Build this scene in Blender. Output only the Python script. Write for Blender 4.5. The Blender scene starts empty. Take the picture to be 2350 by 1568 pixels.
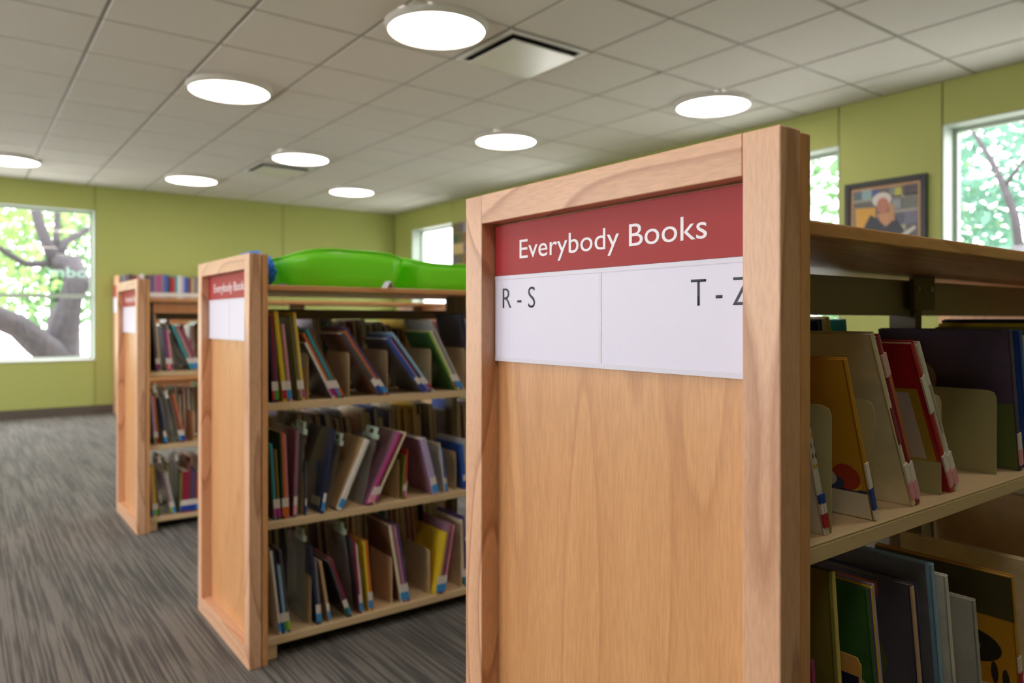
import bpy, bmesh, math, random
from mathutils import Vector, Matrix, noise as mnoise

# ------------------------------------------------------------------ camera
sc = bpy.context.scene
COL = sc.collection
F, HY, CX, CAMZ = 1690.0, 735.0, 1175.0, 1.128       # pixels of the 2350x1568 frame
YAW = math.radians(36.9)
CS, SN = math.cos(YAW), math.sin(YAW)
cam = bpy.data.cameras.new('camera')
cam.sensor_width = 36.0
cam.lens = F / 2350.0 * 36.0
cam.shift_y = -(784.0 - HY) / 2350.0
cam.clip_start = 0.05
cam.dof.use_dof = True
cam.dof.focus_distance = 1.02
cam.dof.aperture_fstop = 4.0
cam_ob = bpy.data.objects.new('camera', cam)
COL.objects.link(cam_ob)
cam_ob.location = (0, 0, CAMZ)
cam_ob.rotation_euler = (math.pi / 2, 0, -YAW)
sc.camera = cam_ob

# ------------------------------------------------------------------ world + exposure
w = bpy.data.worlds.new('overcast_sky')
sc.world = w
w.use_nodes = True
bg = w.node_tree.nodes['Background']
bg.inputs[0].default_value = (0.97, 0.96, 1.0, 1)
bg.inputs[1].default_value = 7.2
LAMP = 9.5
sc.view_settings.view_transform = 'Standard'
sc.view_settings.look = 'None'
sc.view_settings.exposure = 0.5
sc.view_settings.gamma = 1.0
sc.view_settings.use_curve_mapping = False
sc.cycles.use_denoising = True
sc.cycles.max_bounces = 10
sc.cycles.diffuse_bounces = 6
sc.cycles.transparent_max_bounces = 24
sc.cycles.sample_clamp_indirect = 6.0

rng = random.Random(7)

# ------------------------------------------------------------------ pixel -> place
def ray(x, y):
    u = (x - CX) / F
    v = (HY - y) / F
    return Vector((u * CS + SN, -u * SN + CS, v))
def at_y(x, y, Y):
    r = ray(x, y); k = Y / r.y
    return Vector((r.x * k, Y, CAMZ + r.z * k))
def at_x(x, y, X):
    r = ray(x, y); k = X / r.x
    return Vector((X, r.y * k, CAMZ + r.z * k))
def at_z(x, y, Z):
    r = ray(x, y); k = (Z - CAMZ) / r.z
    return Vector((r.x * k, r.y * k, Z))
def project(p):
    xc = p[0] * CS - p[1] * SN
    zc = p[0] * SN + p[1] * CS
    if zc < 0.05: return None
    return CX + F * xc / zc, HY - F * (p[2] - CAMZ) / zc, zc

# ------------------------------------------------------------------ colour + materials
def lin(c):
    if isinstance(c, str):
        c = c.lstrip('#'); c = tuple(int(c[i:i + 2], 16) / 255 for i in (0, 2, 4))
    return tuple((x / 12.92 if x <= 0.04045 else ((x + 0.055) / 1.055) ** 2.4) for x in c)
MATS = {}
def nodes_of(m):
    m.use_nodes = True
    nt = m.node_tree
    return nt, nt.nodes['Principled BSDF']
def plain(name, color, rough=0.5, var=0.06, scale=40.0, coat=0.0, metallic=0.0, bump=0.0, spec=0.5):
    """one colour with a little procedural unevenness"""
    if name in MATS: return MATS[name]
    m = bpy.data.materials.new(name); nt, b = nodes_of(m)
    c = lin(color) if isinstance(color, str) else color
    tc = nt.nodes.new('ShaderNodeTexCoord')
    nz = nt.nodes.new('ShaderNodeTexNoise'); nz.inputs['Scale'].default_value = scale; nz.inputs['Detail'].default_value = 3
    mx = nt.nodes.new('ShaderNodeMix'); mx.data_type = 'RGBA'
    mx.inputs[6].default_value = (*[x * (1 - var) for x in c], 1)
    mx.inputs[7].default_value = (*[min(1, x * (1 + var)) for x in c], 1)
    nt.links.new(tc.outputs['Object'], nz.inputs['Vector'])
    nt.links.new(nz.outputs['Fac'], mx.inputs[0])
    nt.links.new(mx.outputs[2], b.inputs['Base Color'])
    b.inputs['Roughness'].default_value = rough
    b.inputs['Metallic'].default_value = metallic
    b.inputs['Coat Weight'].default_value = coat
    b.inputs['Specular IOR Level'].default_value = spec
    if bump:
        bp = nt.nodes.new('ShaderNodeBump'); bp.inputs['Strength'].default_value = bump; bp.inputs['Distance'].default_value = 0.002
        nt.links.new(nz.outputs['Fac'], bp.inputs['Height']); nt.links.new(bp.outputs[0], b.inputs['Normal'])
    MATS[name] = m
    return m
def wood(name, axis, c1, c2, line, seed=0.0, lines=16.0, rough=0.38, along=0.10, mark=0.7):
    if name in MATS: return MATS[name]
    m = bpy.data.materials.new(name); nt, b = nodes_of(m); N = nt.nodes; L = nt.links
    tc = N.new('ShaderNodeTexCoord')
    mp = N.new('ShaderNodeMapping'); L.new(tc.outputs['Object'], mp.inputs['Vector'])
    s = [1.0, 1.0, 1.0]; s['xyz'.index(axis)] = along
    mp.inputs['Scale'].default_value = s
    mp.inputs['Location'].default_value = (seed, seed * 1.7, seed * 0.6)
    n1 = N.new('ShaderNodeTexNoise'); n1.inputs['Scale'].default_value = 9; n1.inputs['Detail'].default_value = 4; n1.inputs['Distortion'].default_value = 0.6
    L.new(mp.outputs[0], n1.inputs['Vector'])
    n2 = N.new('ShaderNodeTexNoise'); n2.inputs['Scale'].default_value = 260; n2.inputs['Detail'].default_value = 2
    L.new(mp.outputs[0], n2.inputs['Vector'])
    # ring lines: a contour map of a slow noise field gives cathedral grain
    n3 = N.new('ShaderNodeTexNoise'); n3.inputs['Scale'].default_value = 4.2; n3.inputs['Detail'].default_value = 1.5
    L.new(mp.outputs[0], n3.inputs['Vector'])
    mu = N.new('ShaderNodeMath'); mu.operation = 'MULTIPLY'; mu.inputs[1].default_value = lines
    L.new(n3.outputs['Fac'], mu.inputs[0])
    fr = N.new('ShaderNodeMath'); fr.operation = 'FRACT'; L.new(mu.outputs[0], fr.inputs[0])
    rp = N.new('ShaderNodeValToRGB')
    rp.color_ramp.elements[0].position = 0.0; rp.color_ramp.elements[0].color = (0, 0, 0, 1)
    rp.color_ramp.elements[1].position = 1.0; rp.color_ramp.elements[1].color = (0.0, 0.0, 0.0, 1)
    e = rp.color_ramp.elements.new(0.78); e.color = (0.35, 0.35, 0.35, 1)
    e = rp.color_ramp.elements.new(0.93); e.color = (1, 1, 1, 1)
    L.new(fr.outputs[0], rp.inputs[0])
    mx = N.new('ShaderNodeMix'); mx.data_type = 'RGBA'
    mx.inputs[6].default_value = (*c1, 1); mx.inputs[7].default_value = (*c2, 1)
    L.new(n1.outputs['Fac'], mx.inputs[0])
    m2 = N.new('ShaderNodeMix'); m2.data_type = 'RGBA'
    L.new(mx.outputs[2], m2.inputs[6]); m2.inputs[7].default_value = (*line, 1)
    lf = N.new('ShaderNodeMath'); lf.operation = 'MULTIPLY'; lf.inputs[1].default_value = mark
    L.new(rp.outputs[0], lf.inputs[0]); L.new(lf.outputs[0], m2.inputs[0])
    m3 = N.new('ShaderNodeMix'); m3.data_type = 'RGBA'; m3.blend_type = 'MULTIPLY'
    L.new(m2.outputs[2], m3.inputs[6])
    r2 = N.new('ShaderNodeValToRGB'); r2.color_ramp.elements[0].position = .3; r2.color_ramp.elements[0].color = (.80, .78, .76, 1); r2.color_ramp.elements[1].position = .65
    L.new(n2.outputs['Fac'], r2.inputs[0]); L.new(r2.outputs[0], m3.inputs[7]); m3.inputs[0].default_value = 0.7
    L.new(m3.outputs[2], b.inputs['Base Color'])
    b.inputs['Roughness'].default_value = rough
    b.inputs['Coat Weight'].default_value = 0.12; b.inputs['Coat Roughness'].default_value = 0.3
    bp = N.new('ShaderNodeBump'); bp.inputs['Strength'].default_value = 0.06; bp.inputs['Distance'].default_value = 0.001
    L.new(n2.outputs['Fac'], bp.inputs['Height']); L.new(bp.outputs[0], b.inputs['Normal'])
    MATS[name] = m
    return m
WC1, WC2, WLN = lin('#efc2a0'), lin('#dfa67e'), lin('#ac7350')
PC1, PC2, PLN = lin('#e2ab76'), lin('#cf9159'), lin('#b07040')
M_STILE = wood('wood_stile', 'z', WC1, WC2, WLN, 0.3, 13, along=0.17)
M_RAIL = wood('wood_rail', 'y', WC1, WC2, WLN, 2.3, 16, along=0.13)
M_PANEL = wood('wood_panel', 'z', PC1, PC2, PLN, 5.1, 13, mark=0.4)
M_TOP = wood('wood_top', 'x', PC1, PC2, PLN, 7.9, 14)
M_CREAM = plain('cream_metal', '#d0b48c', 0.42, 0.03, 8)
M_OLIVE = plain('divider_metal', '#a39a6e', 0.42, 0.04, 8)
M_POST = plain('post_metal', '#75664c', 0.5, 0.05, 10)  # same cream metal as the shelves, with its shade put into the colour
M_BEAM = plain('beam_metal', '#a09486', 0.4, 0.05, 10)
M_BLACK = plain('black_kick', '#1a1816', 0.7)
M_WHITE = plain('white_paint', '#e6e9e6', 0.45, 0.02)
M_ALU = plain('grey_green_paint', '#aebbae', 0.45, 0.02)
M_PAGES = plain('paper_pages', '#e4dcc8', 0.8, 0.08, 300)
M_STICKER = plain('sticker_white', '#ded3cc', 0.6, 0.03)
M_GREEN = plain('wall_green', '#acb264', 0.62, 0.03, 3, bump=0.02)
M_JOINT = plain('joint_green', '#6f7a38', 0.7)
M_BASEB = plain('rubber_base', '#5a5048', 0.55)

def carpet():
    m = bpy.data.materials.new('striated_carpet'); nt, b = nodes_of(m); N = nt.nodes; L = nt.links
    tc = N.new('ShaderNodeTexCoord')
    def streak(sx, sy, loc, det=2):
        mp = N.new('ShaderNodeMapping'); mp.inputs['Scale'].default_value = (sx, sy, 1); mp.inputs['Location'].default_value = loc
        L.new(tc.outputs['Object'], mp.inputs['Vector'])
        n = N.new('ShaderNodeTexNoise'); n.inputs['Scale'].default_value = 1; n.inputs['Detail'].default_value = det
        L.new(mp.outputs[0], n.inputs['Vector']); return n
    a = streak(105, 1.25, (0, 0, 0), 0); c = streak(240, 5, (3, 5, 0), 0); d = streak(9, 1.6, (9, 1, 0), 1)
    ad = N.new('ShaderNodeMath'); ad.operation = 'MULTIPLY_ADD'; ad.inputs[1].default_value = 0.55
    L.new(c.outputs['Fac'], ad.inputs[0]); L.new(a.outputs['Fac'], ad.inputs[2])
    ae = N.new('ShaderNodeMath'); ae.operation = 'MULTIPLY_ADD'; ae.inputs[1].default_value = 0.45
    L.new(d.outputs['Fac'], ae.inputs[0]); L.new(ad.outputs[0], ae.inputs[2])
    rp = N.new('ShaderNodeValToRGB')
    rp.color_ramp.elements[0].position = 0.70; rp.color_ramp.elements[0].color = (*lin('#322d2a'), 1)
    rp.color_ramp.elements[1].position = 1.0; rp.color_ramp.elements[1].color = (*lin('#6b645e'), 1)
    rp.color_ramp.elements.new(0.86).color = (*lin('#48423e'), 1)
    sb = N.new('ShaderNodeMath'); sb.operation = 'SUBTRACT'; sb.inputs[1].default_value = 0.10
    L.new(ae.outputs[0], sb.inputs[0]); L.new(sb.outputs[0], rp.inputs[0])
    L.new(rp.outputs[0], b.inputs['Base Color'])
    b.inputs['Roughness'].default_value = 0.85
    b.inputs['Sheen Weight'].default_value = 0.10; b.inputs['Sheen Roughness'].default_value = 0.5
    bp = N.new('ShaderNodeBump'); bp.inputs['Strength'].default_value = 0.35; bp.inputs['Distance'].default_value = 0.003
    L.new(ad.outputs[0], bp.inputs['Height']); L.new(bp.outputs[0], b.inputs['Normal'])
    return m
M_CARPET = carpet()
M_TILE = plain('ceiling_tile', '#dcdad5', 0.9, 0.03, 220, bump=0.15)
M_GRID = plain('ceiling_grid', '#96948e', 0.5, 0.02)  # white bars; the recess shade between tiles is put into this grey

def glass():
    m = bpy.data.materials.new('window_glass'); m.use_nodes = True; nt = m.node_tree; N = nt.nodes; L = nt.links
    N.remove(N['Principled BSDF'])
    t = N.new('ShaderNodeBsdfTransparent'); t.inputs[0].default_value = (0.96, 0.975, 0.97, 1)
    g = N.new('ShaderNodeBsdfGlossy'); g.inputs['Roughness'].default_value = 0.02
    lw = N.new('ShaderNodeLayerWeight'); lw.inputs[0].default_value = 0.5
    pw = N.new('ShaderNodeMath'); pw.operation = 'POWER'; pw.inputs[1].default_value = 5.0; L.new(lw.outputs['Facing'], pw.inputs[0])
    f = N.new('ShaderNodeMath'); f.operation = 'MULTIPLY_ADD'; f.inputs[1].default_value = 0.9; f.inputs[2].default_value = 0.03; L.new(pw.outputs[0], f.inputs[0])
    x = N.new('ShaderNodeMixShader'); L.new(f.outputs[0], x.inputs[0]); L.new(t.outputs[0], x.inputs[1]); L.new(g.outputs[0], x.inputs[2])
    L.new(x.outputs[0], N['Material Output'].inputs[0])
    return m
M_GLASS = glass()
def clear_film():
    m = bpy.data.materials.new('clear_film'); m.use_nodes = True; nt = m.node_tree; N = nt.nodes; L = nt.links
    b = N['Principled BSDF']; b.inputs['Base Color'].default_value = (.62, .63, .60, 1); b.inputs['Roughness'].default_value = .25
    t = N.new('ShaderNodeBsdfTransparent'); t.inputs[0].default_value = (.93, .94, .93, 1)
    x = N.new('ShaderNodeMixShader'); x.inputs[0].default_value = 0.40
    L.new(t.outputs[0], x.inputs[1]); L.new(b.outputs[0], x.inputs[2]); L.new(x.outputs[0], N['Material Output'].inputs[0])
    return m
M_FILM = clear_film()
def emit(name, color, strength):
    m = bpy.data.materials.new(name); m.use_nodes = True; nt = m.node_tree; N = nt.nodes
    N.remove(N['Principled BSDF'])
    e = N.new('ShaderNodeEmission'); e.inputs[0].default_value = (*color, 1); e.inputs[1].default_value = strength
    nt.links.new(e.outputs[0], N['Material Output'].inputs[0]); return m
M_LAMP = emit('lamp_diffuser', (1.0, 0.90, 0.78), LAMP)
def leafy(name, color, trans):
    m = bpy.data.materials.new(name); nt, b = nodes_of(m); N = nt.nodes; L = nt.links
    tc = N.new('ShaderNodeTexCoord'); n = N.new('ShaderNodeTexNoise'); n.inputs['Scale'].default_value = 1.3
    L.new(tc.outputs['Object'], n.inputs['Vector'])
    mx = N.new('ShaderNodeMix'); mx.data_type = 'RGBA'
    mx.inputs[6].default_value = (*[x * .6 for x in color], 1); mx.inputs[7].default_value = (*[min(1, x * 1.35) for x in color], 1)
    L.new(n.outputs['Fac'], mx.inputs[0]); L.new(mx.outputs[2], b.inputs['Base Color']); b.inputs['Roughness'].default_value = .6
    t = N.new('ShaderNodeBsdfTranslucent'); L.new(mx.outputs[2], t.inputs[0])
    x = N.new('ShaderNodeMixShader'); x.inputs[0].default_value = trans
    L.new(b.outputs[0], x.inputs[1]); L.new(t.outputs[0], x.inputs[2]); L.new(x.outputs[0], N['Material Output'].inputs[0])
    return m

# ------------------------------------------------------------------ mesh helpers
class MB:
    def __init__(s): s.v = []; s.f = []
    def box(s, a, b):
        x0, y0, z0 = a; x1, y1, z1 = b; o = len(s.v)
        s.v += [(x0, y0, z0), (x1, y0, z0), (x1, y1, z0), (x0, y1, z0), (x0, y0, z1), (x1, y0, z1), (x1, y1, z1), (x0, y1, z1)]
        s.f += [(o, o + 3, o + 2, o + 1), (o + 4, o + 5, o + 6, o + 7), (o, o + 1, o + 5, o + 4), (o + 1, o + 2, o + 6, o + 5), (o + 2, o + 3, o + 7, o + 6), (o + 3, o, o + 4, o + 7)]
        return s
    def prism(s, pts, axis, a, b):
        """extrude a 2D outline (counter-clockwise list) along axis from a to b"""
        n = len(pts); o = len(s.v)
        for k in (a, b):
            for p, q in pts:
                s.v.append({'x': (k, p, q), 'y': (p, k, q), 'z': (p, q, k)}[axis])
        s.f.append(tuple(o + i for i in range(n - 1, -1, -1))); s.f.append(tuple(o + n + i for i in range(n)))
        for i in range(n):
            j = (i + 1) % n
            s.f.append((o + i, o + j, o + n + j, o + n + i))
        return s
    def tube(s, pts, radii, seg=8, cap=True):
        o = len(s.v); n = len(pts)
        up = Vector((0.3, 0.2, 1)).normalized()
        for i, p in enumerate(pts):
            p = Vector(p)
            d = (Vector(pts[min(i + 1, n - 1)]) - Vector(pts[max(i - 1, 0)])).normalized()
            a = d.cross(up)
            if a.length < 1e-3: a = d.cross(Vector((1, 0, 0)))
            a.normalize(); b = d.cross(a)
            for k in range(seg):
                t = 2 * math.pi * k / seg
                s.v.append(tuple(p + (a * math.cos(t) + b * math.sin(t)) * radii[i]))
        for i in range(n - 1):
            for k in range(seg):
                q = (k + 1) % seg
                s.f.append((o + i * seg + k, o + i * seg + q, o + (i + 1) * seg + q, o + (i + 1) * seg + k))
        if cap:
            s.f.append(tuple(o + k for k in range(seg - 1, -1, -1))); s.f.append(tuple(o + (n - 1) * seg + k for k in range(seg)))
        return s
    def lathe(s, prof, seg=40, c=(0, 0, 0)):
        o = len(s.v); n = len(prof)
        for r, z in prof:
            for k in range(seg):
                t = 2 * math.pi * k / seg
                s.v.append((c[0] + r * math.cos(t), c[1] + r * math.sin(t), c[2] + z))
        for i in range(n - 1):
            for k in range(seg):
                q = (k + 1) % seg
                s.f.append((o + i * seg + k, o + i * seg + q, o + (i + 1) * seg + q, o + (i + 1) * seg + k))
        return s
    def mesh(s, name, mat, bevel=0.0, smooth=False, seg=2):
        me = bpy.data.meshes.new(name)
        me.from_pydata(s.v, [], s.f)
        bm = bmesh.new(); bm.from_mesh(me)
        bmesh.ops.recalc_face_normals(bm, faces=bm.faces)
        if bevel:
            bmesh.ops.bevel(bm, geom=[e for e in bm.edges if len(e.link_faces) == 2 and e.calc_face_angle(0) > 0.6], offset=bevel, segments=seg, affect='EDGES', profile=0.5)
        if smooth:
            for f in bm.faces: f.smooth = True
        bm.to_mesh(me); bm.free()
        me.materials.append(mat)
        return me
    def build(s, name, mat, parent=None, bevel=0.0, smooth=False, loc=None, seg=2):
        return link(name, s.mesh(name, mat, bevel, smooth, seg), parent, loc)
def link(name, me, parent=None, loc=None):
    o = bpy.data.objects.new(name, me); COL.objects.link(o)
    if parent is not None: o.parent = parent
    if loc is not None: o.location = loc
    return o
def thing(name, loc, label, cat, group=None, rot=None):
    o = bpy.data.objects.new(name, None); COL.objects.link(o)
    o.location = loc; o.empty_display_size = 0.1
    if rot is not None: o.rotation_euler = rot
    tag(o, label, cat, group)
    return o
def tag(o, label, cat, group=None):
    o['label'] = label; o['category'] = cat
    if group: o['group'] = group
def structure(o): o['kind'] = 'structure'; return o
def text_mesh(name, body, width, height, mat, depth=0.0006, thin=0.0, frame=None):
    """letters lying in the XY plane, fitted to width x height (height of the first letter), baseline at y = 0, left at x = 0"""
    cu = bpy.data.curves.new('tmp_text', 'FONT'); cu.body = body; cu.size = 1.0; cu.offset = thin; cu.space_character = 1.0
    cu.extrude = 0.0; cu.resolution_u = 4
    ob = bpy.data.objects.new('tmp_text', cu); COL.objects.link(ob)
    bpy.context.view_layer.update()
    me = bpy.data.meshes.new_from_object(ob.evaluated_get(bpy.context.evaluated_depsgraph_get()))
    bpy.data.objects.remove(ob); bpy.data.curves.remove(cu)
    xs = [v.co.x for v in me.vertices]
    CAP = 0.729                     # cap height of the built-in font at size 1
    x0, x1 = min(xs), max(xs)
    sx = width / (x1 - x0); sy = height / CAP
    bm = bmesh.new(); bm.from_mesh(me)
    for v in bm.verts: v.co = Vector(((v.co.x - x0) * sx, v.co.y * sy, 0))
    r = bmesh.ops.extrude_face_region(bm, geom=list(bm.faces))
    for v in r['geom']:
        if isinstance(v, bmesh.types.BMVert): v.co.z += depth
    bmesh.ops.recalc_face_normals(bm, faces=bm.faces)
    bm.to_mesh(me); bm.free()
    me.name = name; me.materials.clear(); me.materials.append(mat)
    return me
def flat_on_x(me, X, Yleft, z, parent, name, offset=(0, 0, 0)):
    """put XY-plane art on a plane facing -X: art x -> -Y, art y -> Z, art z -> -X"""
    R = Matrix(((0, 0, -1, X), (-1, 0, 0, Yleft), (0, 1, 0, z), (0, 0, 0, 1)))
    me.transform(R)
    return link(name, me, parent)

# ------------------------------------------------------------------ the room
CEIL = 2.743
XL, XR, YF, YB = -3.4, 5.33, -3.6, 10.1
WT = 0.20
fl = MB().box((XL - WT, YF - WT, -0.10), (XR + WT, YB + WT, 0.0)).build('floor', M_CARPET); structure(fl)

SILL, HEAD = 0.655, 2.452
win_n = [0]
def wall(name, side, u0, u1, holes, seams, base=True):
    """side: 'back' (y=YB, u=x), 'front' (y=YF), 'right' (x=XR, u=y), 'left' (x=XL). A backing wall with recessed joints and proud panels."""
    def place(a, b, d0, d1, z0, z1):
        # d measured outwards from the room face
        if side == 'back': return (a, YB + d0, z0), (b, YB + d1, z1)
        if side == 'front': return (a, YF - d1, z0), (b, YF - d0, z1)
        if side == 'right': return (XR + d0, a, z0), (XR + d1, b, z1)
        return (XL - d1, a, z0), (XL - d0, b, z1)
    cuts = sorted(set([u0, u1] + seams + [h for p in holes for h in p]))
    back = MB(); panels = []
    if side in ('back', 'front'):
        for q in ((u0 - WT, u0), (u1, u1 + WT)): back.box(*place(q[0], q[1], -0.012, WT, 0, CEIL + .05))
    for a, b in zip(cuts, cuts[1:]):
        hole = any(p[0] <= a + 1e-6 and b <= p[1] + 1e-6 for p in holes)
        for z0, z1 in ([(0, SILL), (HEAD, CEIL + .05)] if hole else [(0, CEIL + .05)]):
            back.box(*place(a, b, 0.012, WT, z0, z1))
            panels.append((a, b, z0, z1))
    root = structure(back.build(name, M_JOINT))
    for a, b, z0, z1 in panels:
        g = 0.004
        aa = a + (g if a != u0 else 0); bb = b - (g if b != u1 else 0)
        MB().box(*place(aa, bb, 0.0, 0.0125, z0, z1)).build('wall_panel', M_GREEN, root, bevel=0.002, seg=1)
    if base:
        bb = structure(MB().box(*place(u0, u1, -0.008, -0.0005, 0, 0.105)).build('baseboard_' + side, M_BASEB, bevel=0.003))
    for (a, b) in holes:
        win_n[0] += 1
        wn = MB()
        fw = 0.034
        for q in ((a, a + fw, SILL, HEAD), (b - fw, b, SILL, HEAD), (a + fw, b - fw, SILL, SILL + fw), (a + fw, b - fw, HEAD - fw, HEAD)):
            wn.box(*place(q[0], q[1], 0.150, 0.195, q[2], q[3]))
        wo = structure(wn.build('window_%d' % win_n[0], M_ALU, bevel=0.003, seg=1))
        # painted reveal boards and the sill
        for q in ((a, a + .008, SILL, HEAD), (b - .008, b, SILL, HEAD), (a + .008, b - .008, HEAD - .008, HEAD)):
            MB().box(*place(q[0], q[1], 0.001, 0.150, q[2], q[3])).build('reveal', M_ALU, wo)
        MB().box(*place(a - .012, b + .012, -0.014, 0.150, SILL - 0.012, SILL + 0.010)).build('window_sill', M_WHITE, wo, bevel=0.004)
        if side == 'back' or side == 'left':
            zm = 1.416
            MB().box(*place(a + fw, b - fw, 0.156, 0.190, zm - .022, zm + .022)).build('mullion', M_ALU, wo, bevel=0.003, seg=1)
            rows = [(SILL + fw, zm - .022), (zm + .022, HEAD - fw)]
        else:
            rows = [(SILL + fw, HEAD - fw)]
        for z0, z1 in rows:
            MB().box(*place(a + fw, b - fw, 0.170, 0.176, z0, z1)).build('pane', M_GLASS, wo)
    return root
wall('wall_back', 'back', XL, XR, [(-0.95, 1.308)], [1.308, 3.6])
RW = [(8.45, 9.55), (5.75, 6.85), (2.975, 4.075), (1.14, 2.24)]
wall('wall_right', 'right', YF, YB, RW, [])
LW = [(0.6, 2.8), (3.8, 6.0), (7.0, 9.2)]
wall('wall_left', 'left', YF, YB, LW, [])
wall('wall_front', 'front', XL, XR, [], [0.0, 2.6])

# window lettering on the glass of the back window
me = text_mesh('lettering', 'mbo', 0.40, 0.125, leafy('frosted_vinyl', (.62, .78, .70), .7), thin=.02)
R = Matrix(((1, 0, 0, 0.852), (0, 0, -1, YB + 0.168), (0, 1, 0, 1.645), (0, 0, 0, 1)))
me.transform(R)
link('lettering', me, bpy.data.objects['window_1'])

# ------------------------------------------------------------------ ceiling: backing, tiles, grid bars
T = 0.61; OX, OY = 0.0, 0.205
ceil = structure(MB().box((XL - WT, YF - WT, CEIL + 0.03), (XR + WT, YB + WT, CEIL + 0.12)).build('ceiling', M_GRID))
vent_cells = {(4, 5), (4, 12)}
def lattice(lo, hi, o):
    k = math.floor((lo - o) / T); out = []
    while o + k * T < hi:
        out.append((k, max(lo, o + k * T), min(hi, o + (k + 1) * T))); k += 1
    return out
LX, LY = lattice(XL, XR, OX), lattice(YF, YB, OY)
tile_mesh = {}
far_tiles = MB(); G = 0.010
for i, x0, x1 in LX:
    for j, y0, y1 in LY:
        if (i, j) in vent_cells: continue
        sx, sy = x1 - x0 - 2 * G, y1 - y0 - 2 * G
        if sx < 0.01 or sy < 0.01: continue
        p = project(((x0 + x1) / 2, (y0 + y1) / 2, CEIL))
        seen = p and -420 < p[0] < 2770 and p[1] > -420
        if not seen:
            far_tiles.box((x0 + G, y0 + G, CEIL), (x1 - G, y1 - G, CEIL + .016)); continue
        key = (round(sx, 3), round(sy, 3))
        if key not in tile_mesh:
            tile_mesh[key] = MB().box((-sx / 2, -sy / 2, 0), (sx / 2, sy / 2, .016)).mesh('ceiling_tile', M_TILE, 0.004, seg=1)
        link('ceiling_tile', tile_mesh[key], ceil, ((x0 + x1) / 2, (y0 + y1) / 2, CEIL))
ft = far_tiles.build('ceiling_tile_field', M_TILE, ceil); ft['kind'] = 'stuff'
for i, x0, x1 in LX[1:]:
    MB().box((x0 - .013, YF, CEIL + .006), (x0 + .013, YB, CEIL + .029)).build('grid_bar', M_GRID, ceil)
for j, y0, y1 in LY[1:]:
    MB().box((XL, y0 - .013, CEIL + .0065), (XR, y0 + .013, CEIL + .0285)).build('grid_bar', M_GRID, ceil)

# round lights
LIGHTS = [((2.092, 3.474), 'large round ceiling light nearest, beside the square air diffuser'),
          ((1.502, 5.265), 'round ceiling light left of the nearest one, above the middle bookcase'),
          ((4.475, 3.476), 'round ceiling light close to the framed portrait wall'),
          ((3.889, 5.27), 'round ceiling light above the left end of the near bookcase sign'),
          ((2.693, 7.056), 'round ceiling light overlapping the far air diffuser'),
          ((2.115, 8.88), 'round ceiling light nearest the back wall, left of the far diffuser'),
          ((3.895, 8.50), 'small far round ceiling light near the back corner'),
          ((0.395, 8.88), 'round ceiling light cut by the left picture edge above the window')]
for k, xy in enumerate([(-0.3, 3.474), (-0.9, 5.27), (1.5, 1.68), (-0.9, 1.68), (-2.4, 3.47), (-0.6, 7.056), (-2.1, 7.056), (2.1, -0.1), (-0.3, -0.1)]):
    LIGHTS.append((xy, 'round ceiling light outside the picture, %s of those beyond its edges' % ['first', 'second', 'third', 'fourth', 'fifth', 'sixth', 'seventh', 'eighth', 'ninth'][k]))
ring_me = MB().lathe([(.262, -.030), (.262, -.036), (.268, -.036), (.276, -.006), (.284, 0.0), (.272, .0), (.262, -.030)], 56).mesh('ring', M_TILE, smooth=True)
dif_me = MB().lathe([(.0005, -.040), (.14, -.038), (.22, -.034), (.262, -.029)], 56).mesh('diffuser', M_LAMP, smooth=True)
for (x, y), lab in LIGHTS:
    t = thing('ceiling_light', (x, y, CEIL), lab, 'ceiling light', 'round ceiling lights')
    link('ring', ring_me, t); link('diffuser', dif_me, t)
# air diffusers
M_DARK = plain('duct_dark', '#23211f', 0.8)
M_PLATE = plain('diffuser_plate', '#e4e5e2', 0.25, 0.02)
for (i, j), lab in (((4, 5), 'square plaque air diffuser beside the nearest round light'), ((4, 12), 'far square air diffuser half behind a round light')):
    x0, y0 = OX + i * T, OY + j * T
    t = thing('air_diffuser', (x0 + T / 2, y0 + T / 2, CEIL), lab, 'air vent', 'square ceiling air diffusers')
    a, b_ = T / 2 - .012, T / 2 - .045
    f = MB()
    for s4 in range(4):
        pr_ = [(-a, -a), (a, -a), (b_, -b_), (-b_, -b_)]
        c_, s_ = [(1, 0), (0, 1), (-1, 0), (0, -1)][s4]
        q = [(px * c_ - py * s_, px * s_ + py * c_) for px, py in pr_]
        f.prism(q, 'z', -.006, .004)
    f.build('frame', M_WHITE, t)
    dk = MB().box((-b_ - .002, -b_ - .002, .020), (b_ + .002, b_ + .002, .026))
    for sx_ in (-1, 1):
        dk.box((sx_ * b_ - .002, -b_, .004), (sx_ * b_ + .002, b_, .022)); dk.box((-b_, sx_ * b_ - .002, .004), (b_, sx_ * b_ + .002, .022))
    dk.build('duct', M_DARK, t)
    q = T / 2 - .068
    MB().box((-q, -q, -.030), (q, q, -.022)).build('plaque', M_PLATE, t, bevel=.003)

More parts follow.
